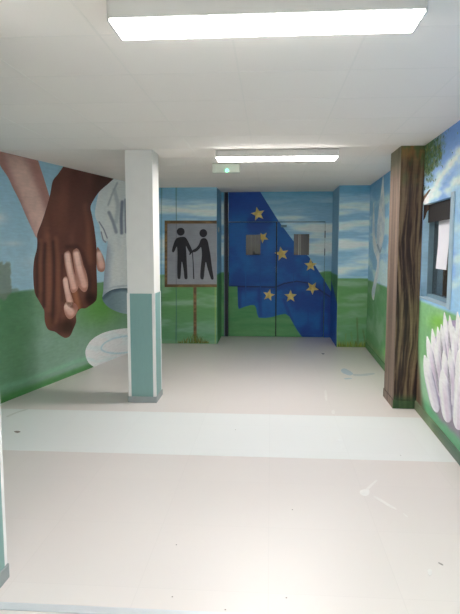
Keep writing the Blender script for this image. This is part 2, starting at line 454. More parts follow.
patch('painted_palm', PL, [(71, 292), (77, 290), (81, 299), (82.8, 305), (80.4, 308.7), (77, 309), (72, 306), (70, 300)], lambda x, y, u, v: G_(mixc(C(132, 82, 58), C(92, 52, 38), sm(0, 5, np.abs(x-76.5-(y-300)*.2))), GA), WL, 3, step=.7)
for k, (ol, ax, w) in enumerate(fingers):
    patch('painted_thumb' if k == 4 else 'painted_finger', PL, ol, light_skin(ax, w), WL, 4, step=.6, label='pale painted %s of the smaller hand' % ('thumb tip' if k == 4 else 'finger'))
def sleeve(x, y, u, v):
    c = mixc(C(184, 190, 190), C(194, 197, 194), sm(.3, .7, fbm(x/14, y/30, 13)))
    c = mixc(c, C(118, 130, 144), sm(116, 104.5, x+(y-240)*.04)*sm(236, 252, y)*.85)
    c = mixc(c, C(130, 142, 150), sm(146, 156, x)*.8)
    for pts, w, cc, a in (([(108.8, 212.5), (113, 222), (116, 232)], 2.6, C(112, 120, 132), .8), ([(117, 183), (112, 194), (108, 205)], 1.6, C(132, 140, 146), .6),
                       ([(122, 202), (121, 218), (121.5, 233)], 2.6, C(100, 108, 122), .9), ([(125.5, 200), (126, 232)], 2.4, C(100, 108, 122), .75), ([(99, 222), (103.5, 229), (107, 238)], 1.0, C(90, 98, 112), .8), ([(101, 232), (103, 240), (106, 242.5)], .9, C(84, 92, 108), .8),
                       ([(114, 190), (118, 205), (116, 222)], 3.0, C(146, 154, 158), .6), ([(130, 190), (134, 215), (132, 235)], 3, C(120, 130, 142), .6)):
        c = stroke(c, x, y, pts, w, cc, a, .8)
    c = stroke(c, x, y, [(104, 291), (113, 287), (128, 285.5), (146, 287)], 1.2, C(150, 158, 162), .7)
    return G_(c, GA*1.02)
patch('painted_sleeve', PL, [(126, 168), (115.6, 177), (107.8, 184), (99.5, 191.5), (97.6, 197), (96, 205), (94.8, 213), (96, 219), (99.2, 225), (100.3, 231), (102, 239), (105, 243), (107.4, 241), (106.9, 250), (105.5, 262), (104.1, 275), (103.3, 290), (104, 300), (122, 306), (146, 302), (150, 290), (150, 240), (152, 190), (150, 160)], sleeve, WL, 3, label='white painted shirt sleeve with grey folds')
patch('painted_cuff_opening', PL, [(102.2, 298), (105, 293.8), (111.3, 290), (119, 288.3), (128, 288.3), (138, 290), (146, 295), (149, 302), (144, 309), (134, 314), (124, 313.6), (115, 310.8), (108.7, 307.3), (104.4, 303)],
      lambda x, y, u, v: G_(mixc(mixc(C(96, 116, 124), C(132, 150, 156), sm(108, 128, x)), C(62, 78, 88), sm(0, 1, pdist(x, y, [(103, 298), (111, 290.5), (121, 288.5), (140, 290)])*-.25+1)*.9), GA), WL, 4, step=.8, label='dark hollow opening of the white sleeve')
def plate(x, y, u, v):
    c = mixc(C(204, 212, 214), C(190, 202, 208), sm(.2, .8, fbm(x/16, y/6, 15)))
    c = stroke(c, x, y, smooth([(101, 348), (104, 343.5), (111, 339.5), (120, 337), (130, 336), (142, 338), (146, 344), (142, 350), (130, 352), (118, 353.3), (108, 352.5), (102.5, 350.5)], 4)+[np.array((101, 348))], 1.0, C(158, 178, 184), .8)
    c = stroke(c, x, y, [(88, 358), (96, 362), (110, 359), (128, 356)], 2.0, C(180, 198, 208), .4)
    return G_(c, GA*1.05)
patch('painted_plate', PL, [(85.3, 352), (87.4, 345.5), (92, 339.5), (100, 334.3), (109, 331), (119.6, 329), (128, 328.3), (142, 330), (150, 335), (152, 345), (149, 352), (135, 364), (117, 371), (100, 369.5), (91, 365), (87, 360)], plate, WL, 2, label='white painted oval plate lying at the foot of the wall')

# ================================================================== SIGN
def wood(a, b, s):
    return lambda x, y, u, v: G_(mixc(C(*a), C(*b), sm(.3, .7, fbm(u*9, v*30, s))), GA)
def sign_board(x, y, u, v):
    c = mixc(C(122, 124, 132), C(136, 138, 144), fbm(x/10, y/10, 16))
    c = stroke(c, x, y, [(176.4, 200), (176.2, 345)], .6, C(100, 104, 110), .8)
    return G_(c, GA)
patch('painted_signboard', PS, [(165.5, 221.5), (218, 221.5), (218, 286.5), (165.5, 286.5)], sign_board, WS, 1, sm_n=0, rect=(0, 1.04, 0, 2.5), label='grey painted sign board showing two walking figures')
for q in ([(164.6, 220.6), (218, 220.6), (218, 223.6), (164.6, 223.6)], [(164.6, 284.3), (218, 284.3), (218, 287.2), (164.6, 287.2)], [(164.6, 220.8), (167.4, 220.8), (167.4, 287), (164.6, 287)]):
    patch('painted_frame', PS, q, wood((84, 66, 44), (122, 96, 60), 17), WS, 2, sm_n=0, rect=(0, 1.04, 0, 2.5))
patch('painted_post', PS, [(193.3, 287.2), (196.5, 287.2), (196.7, 341), (193.5, 341)], wood((88, 68, 48), (120, 92, 62), 18), WS, 1, sm_n=0, label='brown painted post holding up the sign')
def ell(cx, cy, rx, ry, n=18, a0=0.0):
    return [(cx+rx*math.cos(2*math.pi*k/n+a0), cy+ry*math.sin(2*math.pi*k/n+a0)) for k in range(n)]
INK = (40, 38, 46)
man1 = [(183.2, 236.8), (178.5, 237.4), (175.5, 239.5), (173.3, 245), (172, 250.5), (172.9, 252.4), (174.5, 251.3), (176.8, 246.5), (177.4, 253), (177.3, 262), (177.2, 270), (177.5, 278), (179.5, 279), (180.6, 277), (181.2, 268), (181.8, 261.5), (183.0, 266), (183.9, 272), (184.4, 278), (186, 279.3), (187.5, 278), (187.3, 272), (186.8, 262), (186.3, 252), (186.0, 246), (188.2, 250), (189.6, 252.5), (189.2, 254.8), (190.2, 254.8), (192.4, 252), (192.2, 250.4), (190.8, 247), (187.7, 240.5), (185.6, 237.6)]
man2 = [(202.5, 238.3), (200.5, 240), (199.1, 244), (196.1, 248), (192.7, 250), (192.2, 251.5), (193.4, 252.3), (196.1, 251.6), (199.1, 249.2), (201.1, 247.2), (201.9, 254), (201.3, 262), (200.5, 270), (200.3, 277), (201.4, 279.3), (203.2, 279.2), (204, 276), (205, 266), (205.9, 262), (207.5, 268), (210, 276), (211.3, 279.3), (213.2, 279.5), (213.6, 277.5), (212.4, 270), (211.3, 262), (210.3, 254), (208.8, 246), (207.6, 240.8), (205.4, 238.3)]
m1 = patch('painted_figure', PS, man1, INK, WS, 3, step=.9, sm_n=3, label='black pictogram figure with a cane, left on the sign')
patch('head', PS, ell(180.7, 231.7, 4.0, 4.0), INK, m1, 3, step=.9, sm_n=0)
m2 = patch('painted_figure', PS, man2, INK, WS, 3, step=.9, sm_n=3, label='black pictogram figure holding the other by the arm, right on the sign')
patch('head', PS, ell(203.3, 233.2, 3.9, 4.1), INK, m2, 3, step=.9, sm_n=0)
patch('painted_cane', PS, [(191.9, 251.5), (192.8, 251.5), (193.6, 262), (194.4, 279), (193.2, 279), (192.7, 262)], INK, WS, 3, step=.9, sm_n=0)

def grass_blades(name, pl, parent, x0, x1, ybase, hmin, hmax, n, colors, layer, label=None, lean=2.0, dens=None):
    verts = []; faces = []; cols = []
    for i in range(n):
        x = random.uniform(x0, x1)
        k = 1.0
        if dens: k = max(.25, 1-abs(x-dens[0])/dens[1])
        h = random.uniform(hmin, hmax)*k; dx = random.uniform(-lean, lean); w = random.uniform(.35, .8)
        a = pl.uv(x-w/2, ybase); b = pl.uv(x+w/2, ybase); m = pl.uv(x+dx*.4, ybase-h*.6); t = pl.uv(x+dx, ybase-h)
        a = (a[0], max(.001, a[1])); b = (b[0], max(.001, b[1]))
        off = -.0009*layer-.0002*random.random()
        i0 = len(verts)
        hw = (b[0]-a[0])*.35
        for (uu, vv) in (a, b, (m[0]+hw, m[1]), t, (m[0]-hw, m[1])): verts.append((uu, off, vv))
        faces.append((i0, i0+1, i0+2, i0+3, i0+4))
        c = random.choice(colors)
        cols += [c]*5
    me = bpy.data.meshes.new(name); me.from_pydata(verts, [], faces); set_paint(me, np.array(cols, float)*GA)
    o = link(name, me, parent, PAINT)
    if label: o['label'] = label
    return o
grass_blades('painted_grass_tuft', PS, WS, 178, 208, 343.2, 3, 14, 110, [(110, 118, 58), (84, 104, 46), (128, 124, 70), (70, 98, 48), (104, 92, 52)], 3, 'ochre painted grass round the foot of the sign post', 3, (194, 18))
grass_blades('painted_grass_tuft', PP, WP, 338, 366, 346.6, 2, 7, 60, [(110, 128, 52), (84, 112, 46), (128, 134, 62), (88, 92, 44)], 1, 'ochre painted grass along the foot of the pier', 1.5)

# ================================================================== DOORS
door = empty('door_1', (PD.P0[0], PD.P0[1], 0)); tag(door, 'double doors painted over with a blue flag of yellow stars', kind='structure')
MID = .094+.86
leafs = []
def leaf(u0, u1, win, lab):
    o = wall('door_leaf', PD, base_recess, .02, holes=[win], depth=.045, u0=u0, u1=u1, v0=.006, v1=1.985, parent=door, kind=None, loc=False)
    o['label'] = lab
    return o
WIN1 = (-.431+.86, -.180+.86, 1.428, 1.775); WIN2 = (.391+.86, .651+.86, 1.428, 1.785)
LA = leaf(DH[0]+.008, MID-.010, WIN1, 'left door leaf with blue flag and green field')
LB = leaf(MID+.010, DH[1]-.008, WIN2, 'right door leaf with flag edge against pale sky')
flag_out = [(228.6, 186), (256.4, 186), (260.3, 192), (278.5, 221), (293, 240.5), (302, 250), (309, 257), (316, 267), (323, 278), (329, 288), (334, 297), (334, 345), (310, 345), (305, 340), (301, 335.5), (297, 330), (293.5, 324), (289.5, 316.5), (285.5, 313.8), (280, 314.6), (272, 317), (265, 318), (258.8, 317.6), (257.2, 314), (256.2, 308), (254.6, 305.2), (251, 305), (245, 306.6), (238.8, 309), (238, 306), (237.4, 286.6), (228.6, 286.4)]
def flag(x, y, u, v):
    c = mixc(C(18, 58, 128), C(22, 84, 152), sm(.3, .7, fbm(u*3, v*3, 50)))
    c = mixc(c, C(24, 58, 136), sm(222, 205, y)*.7)
    c = mixc(c, C(26, 92, 156), np.exp(-(((x-262)/26)**2+((y-262)/20)**2))*.5)
    fold = [(229, 286.4), (276, 287), (284, 283.5), (297, 281.3), (308, 283), (318, 289), (328, 295.5), (336, 300)]
    c = stroke(c, x, y, [(a, b+2) for a, b in fold], 4.5, C(20, 48, 112), .5, .95)
    c = stroke(c, x, y, fold, .9, C(12, 26, 60), .85)
    for pts in ([(240, 289), (239.5, 306)], [(259, 290), (260.5, 315)], [(323, 300), (322, 330)], [(329, 300), (329.5, 335)], [(284, 300), (292, 322)]):
        c = stroke(c, x, y, pts, 3.0, C(20, 46, 116), .55, .95)
    return G_(c, GA*1.0)
# rects in plane metres: transom/wall above, left leaf, right leaf, wall strip right of the doors
R_TOP = (0.0, 1.90, DH[3]+.001, CEIL-.001); R_L = (DH[0]+.009, MID-.011, .007, 1.984); R_R = (MID+.011, DH[1]-.009, .007, 1.984); R_S = (DH[1]+.001, 1.90, .001, DH[3]+.001)
def minus_window(poly_rect, win):
    """four rects round a window pane"""
    a, b, c, e = poly_rect; w0, w1, w2, w3 = win
    return [(a, w0, c, e), (w1, b, c, e), (w0, w1, c, w2), (w0, w1, w3, e)]
def join(objs, name, parent, label=None):
    objs = [o for o in objs if o]
    bm = bmesh.new(); cols = []
    for o in objs: bm.from_mesh(o.data)
    me = bpy.data.meshes.new(name); bm.to_mesh(me); bm.free()
    for o in objs: m_ = o.data; bpy.data.objects.remove(o); bpy.data.meshes.remove(m_)
    n = link(name, me, parent, PAINT)
    if label: n['label'] = label
    return n
lab = 'deep blue painted flag cloth'
patch('painted_flag', PD, flag_out, flag, WD, 1, sm_n=0, rect=R_TOP, label=lab)
patch('painted_flag', PD, flag_out, flag, WD, 1, sm_n=0, rect=R_S, label=lab)
join([patch('t', PD, flag_out, flag, LA, 1, sm_n=0, rect=r) for r in minus_window(R_L, WIN1)], 'painted_flag', LA, lab)
join([patch('t', PD, flag_out, flag, LB, 1, sm_n=0, rect=r) for r in minus_window(R_R, WIN2)], 'painted_flag', LB, lab)
def star(cx, cy, r, a0, squash=1.0):
    out = []
    for k in range(10):
        rr = r if k % 2 == 0 else r*.43; a = math.radians(a0)+math.pi*k/5
        out.append((cx+rr*math.sin(a), cy-rr*math.cos(a)*squash))
    return out
def star_fn(x, y, u, v):
    return G_(mixc(C(172, 152, 84), C(200, 180, 110), sm(.3, .7, fbm(u*22, v*22, 51))), GA)
for (cx, cy, r, a0, par, rc) in ((258, 214, 7.2, -12, WD, R_TOP), (262.8, 237.3, 6.0, 40, LA, (WIN1[1]+.0, MID-.011, .01, 1.98)), (281.6, 253.8, 7.4, -10, LB, R_R), (310.6, 265.3, 6.6, 0, LB, R_R), (268.8, 295.2, 6.2, 12, LA, R_L), (290.6, 296.3, 6.5, 0, LB, R_R), (312.3, 288, 6.8, -38, LB, R_R), (281.6, 253.8, 7.4, -10, LA, R_L), (258, 214, 7.2, -12, LA, R_L)):
    patch('painted_star', PD, star(cx, cy, r, a0), star_fn, par, 2, step=.8, sm_n=0, rect=rc)
M_pane = mat('wired_glass', (84, 82, 76), .18, .10, 9, stretch=(6, 1, 1))
M_paneR = mat('wired_glass_right', (92, 86, 78), .18, .08, 9, stretch=(6, 1, 1))
M_black = mat('dark_gap', (26, 30, 36), .6)
for par, w, m, bars in ((LA, WIN1, M_pane, [(.34, .37), (.62, .64)]), (LB, WIN2, M_paneR, [(.30, .36), (.42, .45)])):
    p = box('window_pane', w[0], w[1], .018, .026, w[2], w[3], m, par)
    lst = [(w[0]+(w[1]-w[0])*a, w[0]+(w[1]-w[0])*b, .014, .018, w[2], w[3]) for a, b in bars]
    boxes('glazing_strip', lst, mat('pane_strip', (150, 146, 136), .4) if par is LB else mat('pane_strip_dull', (96, 94, 84), .4), p)
box('pull_handle', WIN1[0]+.12, WIN1[0]+.235, -.03, -.005, 1.432, 1.452, M_black, LA, .004)
box('pull_handle_post', WIN1[0]+.125, WIN1[0]+.145, -.03, .018, 1.436, 1.49, M_black, LA, .003)
box('door_frame', DH[0]-.060, DH[0]-.004, -.012, .05, 0.0, CEIL-.001, mat('dark_jamb', (30, 34, 52), .5, .15), door, .003)['label'] = 'black upright of the door frame'
box('door_edge_strip', DH[0]-.078, DH[0]-.062, -.016, .0, 0.0, CEIL-.001, mat('jamb_light', (112, 132, 140), .5), door, .002)
for z in (1.42, 1.72, .9, .25):
    box('hinge', DH[1]-.014, DH[1]+.002, -.010, .0, z, z+.12, mat('hinge_paint', (74, 98, 112), .5), door, .002)
box('door_closer_plate', DH[0]+.90, DH[0]+1.0, -.006, 0, 1.9, 1.94, mat('closer_paint', (104, 138, 152), .5), door)
boxes('door_backing', [(DH[0], DH[1], .05, .06, 0, DH[3])], M_black, door)

# light switch on the recess return
sw = empty('light_switch', (-.86, 9.16, 1.845)); tag(sw, 'small white light switch high on the left return of the door recess', 'light switch')
M_plastic = mat('white_plastic', (196, 200, 196), .35)
swp = box('switch_plate', 0.0, .012, -.035, .035, -.04, .04, M_plastic, sw, .003)
box('rocker', .010, .018, -.014, .014, -.022, .022, mat('rocker_white', (214, 216, 212), .3), swp, .002)

# ================================================================== RIGHT MURAL
def bird(x, y, u, v):
    c = mixc(C(176, 190, 198), C(204, 212, 216), sm(.3, .7, fbm(x/3, y/10, 52)))
    c = stroke(c, x, y, [(377.5, 245), (380, 252), (382, 248)], 1.2, C(112, 136, 152), .7)
    return G_(c, GA*1.0)
patch('painted_ribbon', PR, [(383.2, 176), (383.9, 190), (384.7, 205), (384.9, 222), (384.0, 236), (381.6, 248), (379.6, 258), (379.0, 268), (378.4, 275), (375.8, 288), (373.8, 300), (372.0, 297), (371.9, 290), (374.2, 280), (376.2, 270), (377.0, 262), (375.6, 256), (373.6, 250), (372.6, 240), (372.6, 220), (373.7, 202), (374.6, 215), (375.0, 235), (376.5, 244), (376.8, 230), (378.6, 210), (381, 192)], bird, WR, 1, step=1.2, label='thin white painted shape like folded wings on the far right wall')
def petal_fn(tip, base, w, pink):
    def fn(x, y, u, v):
        vx, vy = base[0]-tip[0], base[1]-tip[1]; L = math.hypot(vx, vy)
        t = ((x-tip[0])*vx+(y-tip[1])*vy)/L/L; s = ((x-tip[0])*-vy+(y-tip[1])*vx)/L
        c = mixc(C(252, 252, 254), C(*pink), sm(0, 1, 1.1-np.abs(s+w*.1)/(w*.5))*sm(.05, .6, t)*.85)
        c = mixc(c, C(136, 126, 156), sm(.2, 1.0, -s/(w*.5))*sm(.08, .4, t)*.8)
        c = mixc(c, C(176, 168, 190), sm(.7, 1.0, s/(w*.5))*sm(.2, .6, t)*.6)
        c = mixc(c, C(238, 238, 244), np.exp(-((np.abs(s)-w*.28)/(w*.14))**2)*.4)
        c = c*(.96+.06*vnoise(s*.9+tip[0], t*2, 53))[:, None]
        return G_(c, 1.04, 0)
    return fn
def petal(tip, base, w, layer, pink=(206, 188, 210), round_=.2):
    (tx, ty), (bx, by) = tip, base; vx, vy = bx-tx, by-ty; L = math.hypot(vx, vy); nx, ny = -vy/L, vx/L
    prof = [(0, 0), (.06, .16), (.16, .31), (.32, .45), (.52, .5), (.72, .5), (.88, .40), (.97, .22), (1.0, 0.0)]
    out = [(tx+vx*t+nx*w*s, ty+vy*t+ny*w*s) for t, s in prof]+[(tx+vx*t-nx*w*s, ty+vy*t-ny*w*s) for t, s in prof[-2:0:-1]]
    patch('painted_petal', PR, out, petal_fn(tip, base, w, pink), WR, layer, step=1.0, sm_n=3)
lotus_core = [(432, 345), (438, 334), (446, 322), (458, 320), (480, 318), (500, 330), (520, 380), (510, 440), (480, 445), (456, 418), (440, 404), (434, 380)]
patch('painted_flower_heart', PR, lotus_core, lambda x, y, u, v: G_(mixc(C(142, 128, 156), C(166, 152, 178), fbm(x/3, y/8, 54)), GA), WR, 1, label='mauve heart of the painted lotus behind its petals')
for p in (((444.4, 312, ), (452, 395), 6.5, 2), ((449.6, 315), (457, 395), 6.5, 2), ((457.5, 311.5), (464, 400), 7.5, 2), ((466, 306), (472, 400), 8.5, 2), ((477, 308), (482, 404), 10, 2), ((489, 318), (492, 410), 11, 2),
          ((441.3, 324), (448, 392), 5.5, 3), ((437.8, 326.5), (444.5, 392), 5.8, 3), ((432.3, 328.5), (440, 395), 6.0, 3), ((453.8, 326), (459, 400), 6.5, 3), ((461.5, 330), (466, 405), 8, 3), ((472, 326), (476, 408), 9, 3),
          ((427.2, 336), (438, 396), 6.4, 4), ((435.5, 343), (443, 402), 6.0, 4), ((444, 350), (449, 405), 6.8, 5), ((450.2, 348), (455, 408), 6.8, 5), ((459, 350), (462, 412), 8, 5), ((484, 336), (486, 420), 12, 5),
          ((424.8, 355), (437.5, 412.5), 8.0, 6, (222, 214, 228)), ((442.6, 369), (448.8, 422.5), 9.2, 7, (214, 198, 214)), ((464.5, 352), (459.5, 430), 13, 8, (224, 208, 224)), ((486, 350), (478, 446), 17, 8, (224, 208, 224))):
    petal(p[0], p[1], p[2]*1.18, p[3], *(p[4:5]))
# leaves of the painted tree spreading over the wall
def foliage(name, pl, parent, n, layer, rng, label):
    verts = []; faces = []; cols = []
    pal = [(48, 84, 52), (62, 98, 56), (86, 112, 62), (106, 124, 76), (44, 74, 58), (96, 104, 64), (74, 110, 84)]
    k = 0
    while k < n:
        x = random.uniform(*rng[0]); y = random.uniform(*rng[1])
        t = rng[2](x, y)
        if random.random() > t: continue
        k += 1
        U, V = pl.uv(x, y)
        a = random.uniform(0, math.pi); r = random.uniform(.012, .03)*(.5+t); q = r*random.uniform(.3, .55)
        off = -.0009*layer-.0003*random.random(); i0 = len(verts); c = random.choice(pal)
        for j in range(8):
            b = 2*math.pi*j/8; ex, ey = r*math.cos(b), q*math.sin(b)
            vv = V+ex*math.sin(a)+ey*math.cos(a)
            verts.append((min(max(U+ex*math.cos(a)-ey*math.sin(a), rng[3][0]), rng[3][1]), off, min(vv, CEIL-.002)))
        faces.append(tuple(range(i0, i0+8))); cols += [c]*8
    me = bpy.data.meshes.new(name); me.from_pydata(verts, [], faces); set_paint(me, np.array(cols, float)*GA)
    o = link(name, me, parent, PAINT); o['label'] = label; return o
foliage('painted_foliage', PR, WR, 620, 1, ((416, 458), (120, 212), lambda x, y: float(np.clip(1.1-np.hypot((x-420)/28, (y-(162-(x-420)*.75))/30)+.9*(vnoise(x/4., y/4., 71)-.5), 0, 1)), (3.34, 5.2)), 'loose green painted leaves spreading from the top of the tree')
# tree limb painted on the wall over the window head, and its root flare
def bark(x, y, u, v):
    n = fbm(u*34+1.2*fbm(u*3, v*2, 3), v*2.2, 55, 4)
    c = mixc(C(46, 34, 30), C(104, 78, 60), sm(.32, .68, n))
    return G_(c, GA)
patch('painted_branch', PR, [(414, 214), (415, 203), (419, 199), (424, 196), (429, 190), (430.5, 190), (427, 195.5), (424.5, 199.5), (422, 205), (419, 214)], bark, WR, 2, step=1.0, rect=(3.2, 3.9, WH[3]+.001, 2.4), label='dark brown painted limb above the window')
patch('painted_trunk_edge', PR, [(414.5, 150), (424, 147), (422.5, 165), (421.6, 185), (420, 200), (414, 200)], bark, WR, 1, step=1.0, rect=(3.2, 3.6, WH[3]+.001, 2.499))

# ================================================================== WINDOW
win = empty('window_1', (PR.P0[0], PR.P0[1], 0), PR.ang); tag(win, 'square window in the right wall beside the tree pillar, dark outside', kind='structure')
u0, u1, v0, v1 = WH
def rev_fn(x, y, u, v): return G_(mixc(C(152, 186, 206), C(126, 160, 182), sm(.3, .7, fbm(u*8, v*3, 56))), GA)
_a = PR.P0+PR.u*(u0+.0015)
PV = Plane(_a, _a+PR.n*.075)
def place(o, pl, parent):
    W = Matrix.Translation((parent.location.x, parent.location.y, 0)) @ Matrix.Rotation(parent.rotation_euler.z, 4, 'Z')
    o.parent = parent; o.matrix_parent_inverse = W.inverted()
    o.location = (pl.P0[0], pl.P0[1], 0); o.rotation_euler.z = pl.ang
    return o
rv = wall('window_reveal', PV, rev_fn, .015, depth=.0012, v0=v0+.001, v1=v1-.001, kind=None); place(rv, PV, win)
rb = patch('painted_branch', PV, [(417, 196), (440, 202), (438, 207), (434, 207), (430, 209), (427, 212), (425, 218), (422.5, 222), (420.5, 230), (417, 240)], bark, None, 1, step=.8, rect=(0.0, .074, v0, v1-.002), label='brown painted limb wrapping into the window reveal')
if rb: place(rb, PV, win)
M_frame = mat('window_frame_blue', (124, 152, 166), .45, .08, 12)
boxes('window_frame', [(u0, u0+.014,   .055, .104, v0, v1), (u1-.02, u1, .055, .104, v0, v1), (u0+.014, u1-.02, .055, .104, v0, v0+.028), (u0+.014, u1-.02, .055, .104, v1-.025, v1)], M_frame, win)
M_glass, n_, l_, b_ = nt_new('window_glass')
b_.inputs['Base Color'].default_value = (.9, .95, .95, 1); b_.inputs['Roughness'].default_value = .03
b_.inputs['Transmission Weight'].default_value = 1.0; b_.inputs['IOR'].default_value = 1.3
box('pane', u0+.014, u1-.02, .099, .102, v0+.028, v1-.025, M_glass, win)
box('window_sill', u0-.002, u1+.05, -.010, .054, v0-.010, v0+.003, mat('sill_paint', (176, 200, 212), .4, .06), win, .004)
# window surround painted pale blue, near side
box('window_trim', u1-.001, u1+.085, -.012, -.0005, v0-.02, v1+.03, mat('surround_paint', (176, 202, 218), .45, .10, 8), win, .003)
# dark blind at the window head
box('roller_blind', u0+.004, u1-.004, .044, .052, v1-.165, v1-.002, mat('blind_brown', (20, 11, 11), .7, .2, 30), win)
# a sheet of white paper hung on the glass
def make_paper():
    pts = []
    for (x, y) in ((438.6, 219.0), (450.2, 218.0), (448.0, 246), (445.6, 270), (435.2, 268.6), (437.4, 247)):
        v = ray(x, y); n2 = PR.n; P0 = PR.P0+PR.n*.094*(1 if True else -1)
        t = (n2 @ P0)/(n2 @ v[:2]); q = v*t
        pts.append(((q[:2]-PR.P0) @ PR.u, q[2]+CAMH))
    bm = bmesh.new()
    f = [bm.verts.new((a, -.0006, b)) for a, b in pts]; g = [bm.verts.new((a, .0006, b)) for a, b in pts]
    bm.faces.new(f); bm.faces.new(list(reversed(g)))
    for i in range(6):
        j = (i+1) % 6; bm.faces.new((f[j], f[i], g[i], g[j]))
    bmesh.ops.recalc_face_normals(bm, faces=bm.faces)
    me = bpy.data.meshes.new('paper_sheet'); bm.to_mesh(me); bm.free()
    print('paper', pts)
    o = link('paper_sheet', me, None, mat('white_paper', (240, 238, 246), .6))
    o.location = (PR.P0[0]+PR.n[0]*.0985, PR.P0[1]+PR.n[1]*.0985, 0); o.rotation_euler.z = PR.ang
    return o
tag(make_paper(), 'white sheet of paper hanging on the window glass', 'paper')

# ================================================================== FLOOR
def floor_mat(name, rgb, rgb2):
    m, n, l, b = nt_new(name)
    tc = n.new('ShaderNodeTexCoord'); nz = n.new('ShaderNodeTexNoise'); nz.inputs['Scale'].default_value = .9; nz.inputs['Detail'].default_value = 6
    l.new(tc.outputs['Object'], nz.inputs['Vector'])
    cr = n.new('ShaderNodeMix'); cr.data_type = 'RGBA'; cr.inputs[6].default_value = L1(*rgb); cr.inputs[7].default_value = L1(*rgb2)
    l.new(nz.outputs['Fac'], cr.inputs[0])
    br = n.new('ShaderNodeTexBrick'); br.offset = 0; br.inputs['Scale'].default_value = 1.0
    br.inputs['Color1'].default_value = (1, 1, 1, 1); br.inputs['Color2'].default_value = (.985, .985, .985, 1); br.inputs['Mortar'].default_value = (.95, .95, .95, 1)
    br.inputs['Mortar Size'].default_value = .002; br.inputs['Brick Width'].default_value = .6; br.inputs['Row Height'].default_value = .6
    l.new(tc.outputs['Object'], br.inputs['Vector'])
    mu = n.new('ShaderNodeMix'); mu.data_type = 'RGBA'; mu.blend_type = 'MULTIPLY'; mu.inputs[0].default_value = 1
    l.new(cr.outputs[2], mu.inputs[6]); l.new(br.outputs['Color'], mu.inputs[7])
    l.new(mu.outputs[2], b.inputs['Base Color'])
    n2 = n.new('ShaderNodeTexNoise'); n2.inputs['Scale'].default_value = 7; n2.inputs['Detail'].default_value = 4
    l.new(tc.outputs['Object'], n2.inputs['Vector'])
    mr = n.new('ShaderNodeMapRange'); mr.inputs[3].default_value = .31; mr.inputs[4].default_value = .36
    l.new(n2.outputs['Fac'], mr.inputs[0]); l.new(mr.outputs[0], b.inputs['Roughness'])
    b.inputs['Specular IOR Level'].default_value = .38
    return m
M_floor = floor_mat('vinyl_floor', (229, 221, 216), (233, 225, 220))
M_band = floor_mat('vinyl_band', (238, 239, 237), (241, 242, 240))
fl = tag(box('floor', -3.6, 1.75, -2.1, 10.0, -.1, 0, M_floor), 'pale pinkish beige vinyl floor', kind='structure')
# ragged band across the room, clipped to the walls
def quad_slab(name, pts, z0, z1, material, parent=None):
    bm = bmesh.new(); a = [bm.verts.new((x, y, z1)) for x, y in pts]; b = [bm.verts.new((x, y, z0)) for x, y in pts]
    bm.faces.new(a); bm.faces.new(list(reversed(b)))
    for i in range(len(pts)): j = (i+1) % len(pts); bm.faces.new((a[i], b[i], b[j], a[j]))
    bmesh.ops.recalc_face_normals(bm, faces=bm.faces)
    me = bpy.data.meshes.new(name); bm.to_mesh(me); bm.free()
    return link(name, me, parent, material)
def xl(y): return -3.33+(y-2.43)*(1.43/6.5)
def xr(y): return 1.50+(8.8-y)*_q[0]
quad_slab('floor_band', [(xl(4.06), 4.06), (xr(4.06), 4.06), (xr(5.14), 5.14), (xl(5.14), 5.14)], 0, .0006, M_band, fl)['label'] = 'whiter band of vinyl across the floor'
def fpt(x, y):
    v = ray(x, y); t = -CAMH/v[2]; return (v[0]*t, v[1]*t)
def floor_mark(name, pix, rgb, z=.0012, label=None, n=4, rough=.5):
    o = quad_slab(name, [fpt(*p) for p in smooth(pix, n)], 0.0, z, mat(name+'_%d_%d_%d' % rgb, rgb, rough, .05), fl)
    if label: o['label'] = label
    return o
BL = (196, 206, 216)
floor_mark('paint_smudge', [(341, 370), (344, 368.5), (348, 370), (353, 373.5), (350, 375.5), (345, 374), (342, 372.5)], BL, label='pale blue paint smudge on the floor')
floor_mark('paint_smudge', [(353, 374.2), (362, 374), (373, 373), (374, 374.4), (364, 376), (355, 376)], (208, 208, 210))
floor_mark('paint_smudge', [(344, 378.4), (350, 378), (352, 378.8), (346, 379.4)], (198, 208, 216))
SC = (240, 236, 232)
floor_mark('scuff_mark', [(360, 491), (364, 489.5), (369, 490), (369, 494), (365, 496), (360.5, 494)], SC, label='white scuff mark on the floor')
floor_mark('scuff_mark', [(366, 489), (371, 484), (376.5, 480), (377, 481.2), (372, 486), (368, 490)], (238, 233, 228))
floor_mark('scuff_mark', [(374, 496), (379, 498), (388, 503.5), (396, 508.5), (395, 509.3), (386, 505), (378, 500), (374.5, 497.5)], (238, 233, 228))
floor_mark('scuff_mark', [(404, 513.5), (407.5, 516.5), (406.8, 517.2), (403.5, 514.2)], (238, 233, 228))
floor_mark('scuff_mark', [(324.5, 391), (326.5, 391), (327.4, 399.5), (325.4, 400)], (238, 233, 228))
floor_mark('scuff_mark', [(331.5, 411), (334, 410), (335, 413.5), (332.5, 414)], (238, 233, 228))
floor_mark('scuff_mark', [(334, 439.5), (340, 439), (341, 440.2), (335, 440.6)], (240, 241, 239), .0018)
floor_mark('scuff_mark', [(340, 445), (343, 444.5), (344, 449), (341, 450)], (240, 241, 239), .0018)
floor_mark('scuff_mark', [(427.5, 570.5), (431, 569.5), (432, 574), (429, 575.5)], (234, 230, 226))
floor_mark('dirt_streak', [(14, 431.6), (18, 431), (20.5, 432), (17, 433)], (140, 128, 120), .0018)
floor_mark('dirt_streak', [(7, 416), (18, 411.5), (27, 409), (27, 410), (17, 413), (8, 417)], (222, 222, 217), .0018)
floor_mark('dirt_streak', [(321.5, 353.7), (323, 353.3), (324.6, 353.8), (323, 354.4)], (90, 98, 110))
floor_mark('dirt_streak', [(439, 562.5), (443, 564.5), (442.5, 565.4), (438.5, 563.4)], (160, 152, 146))
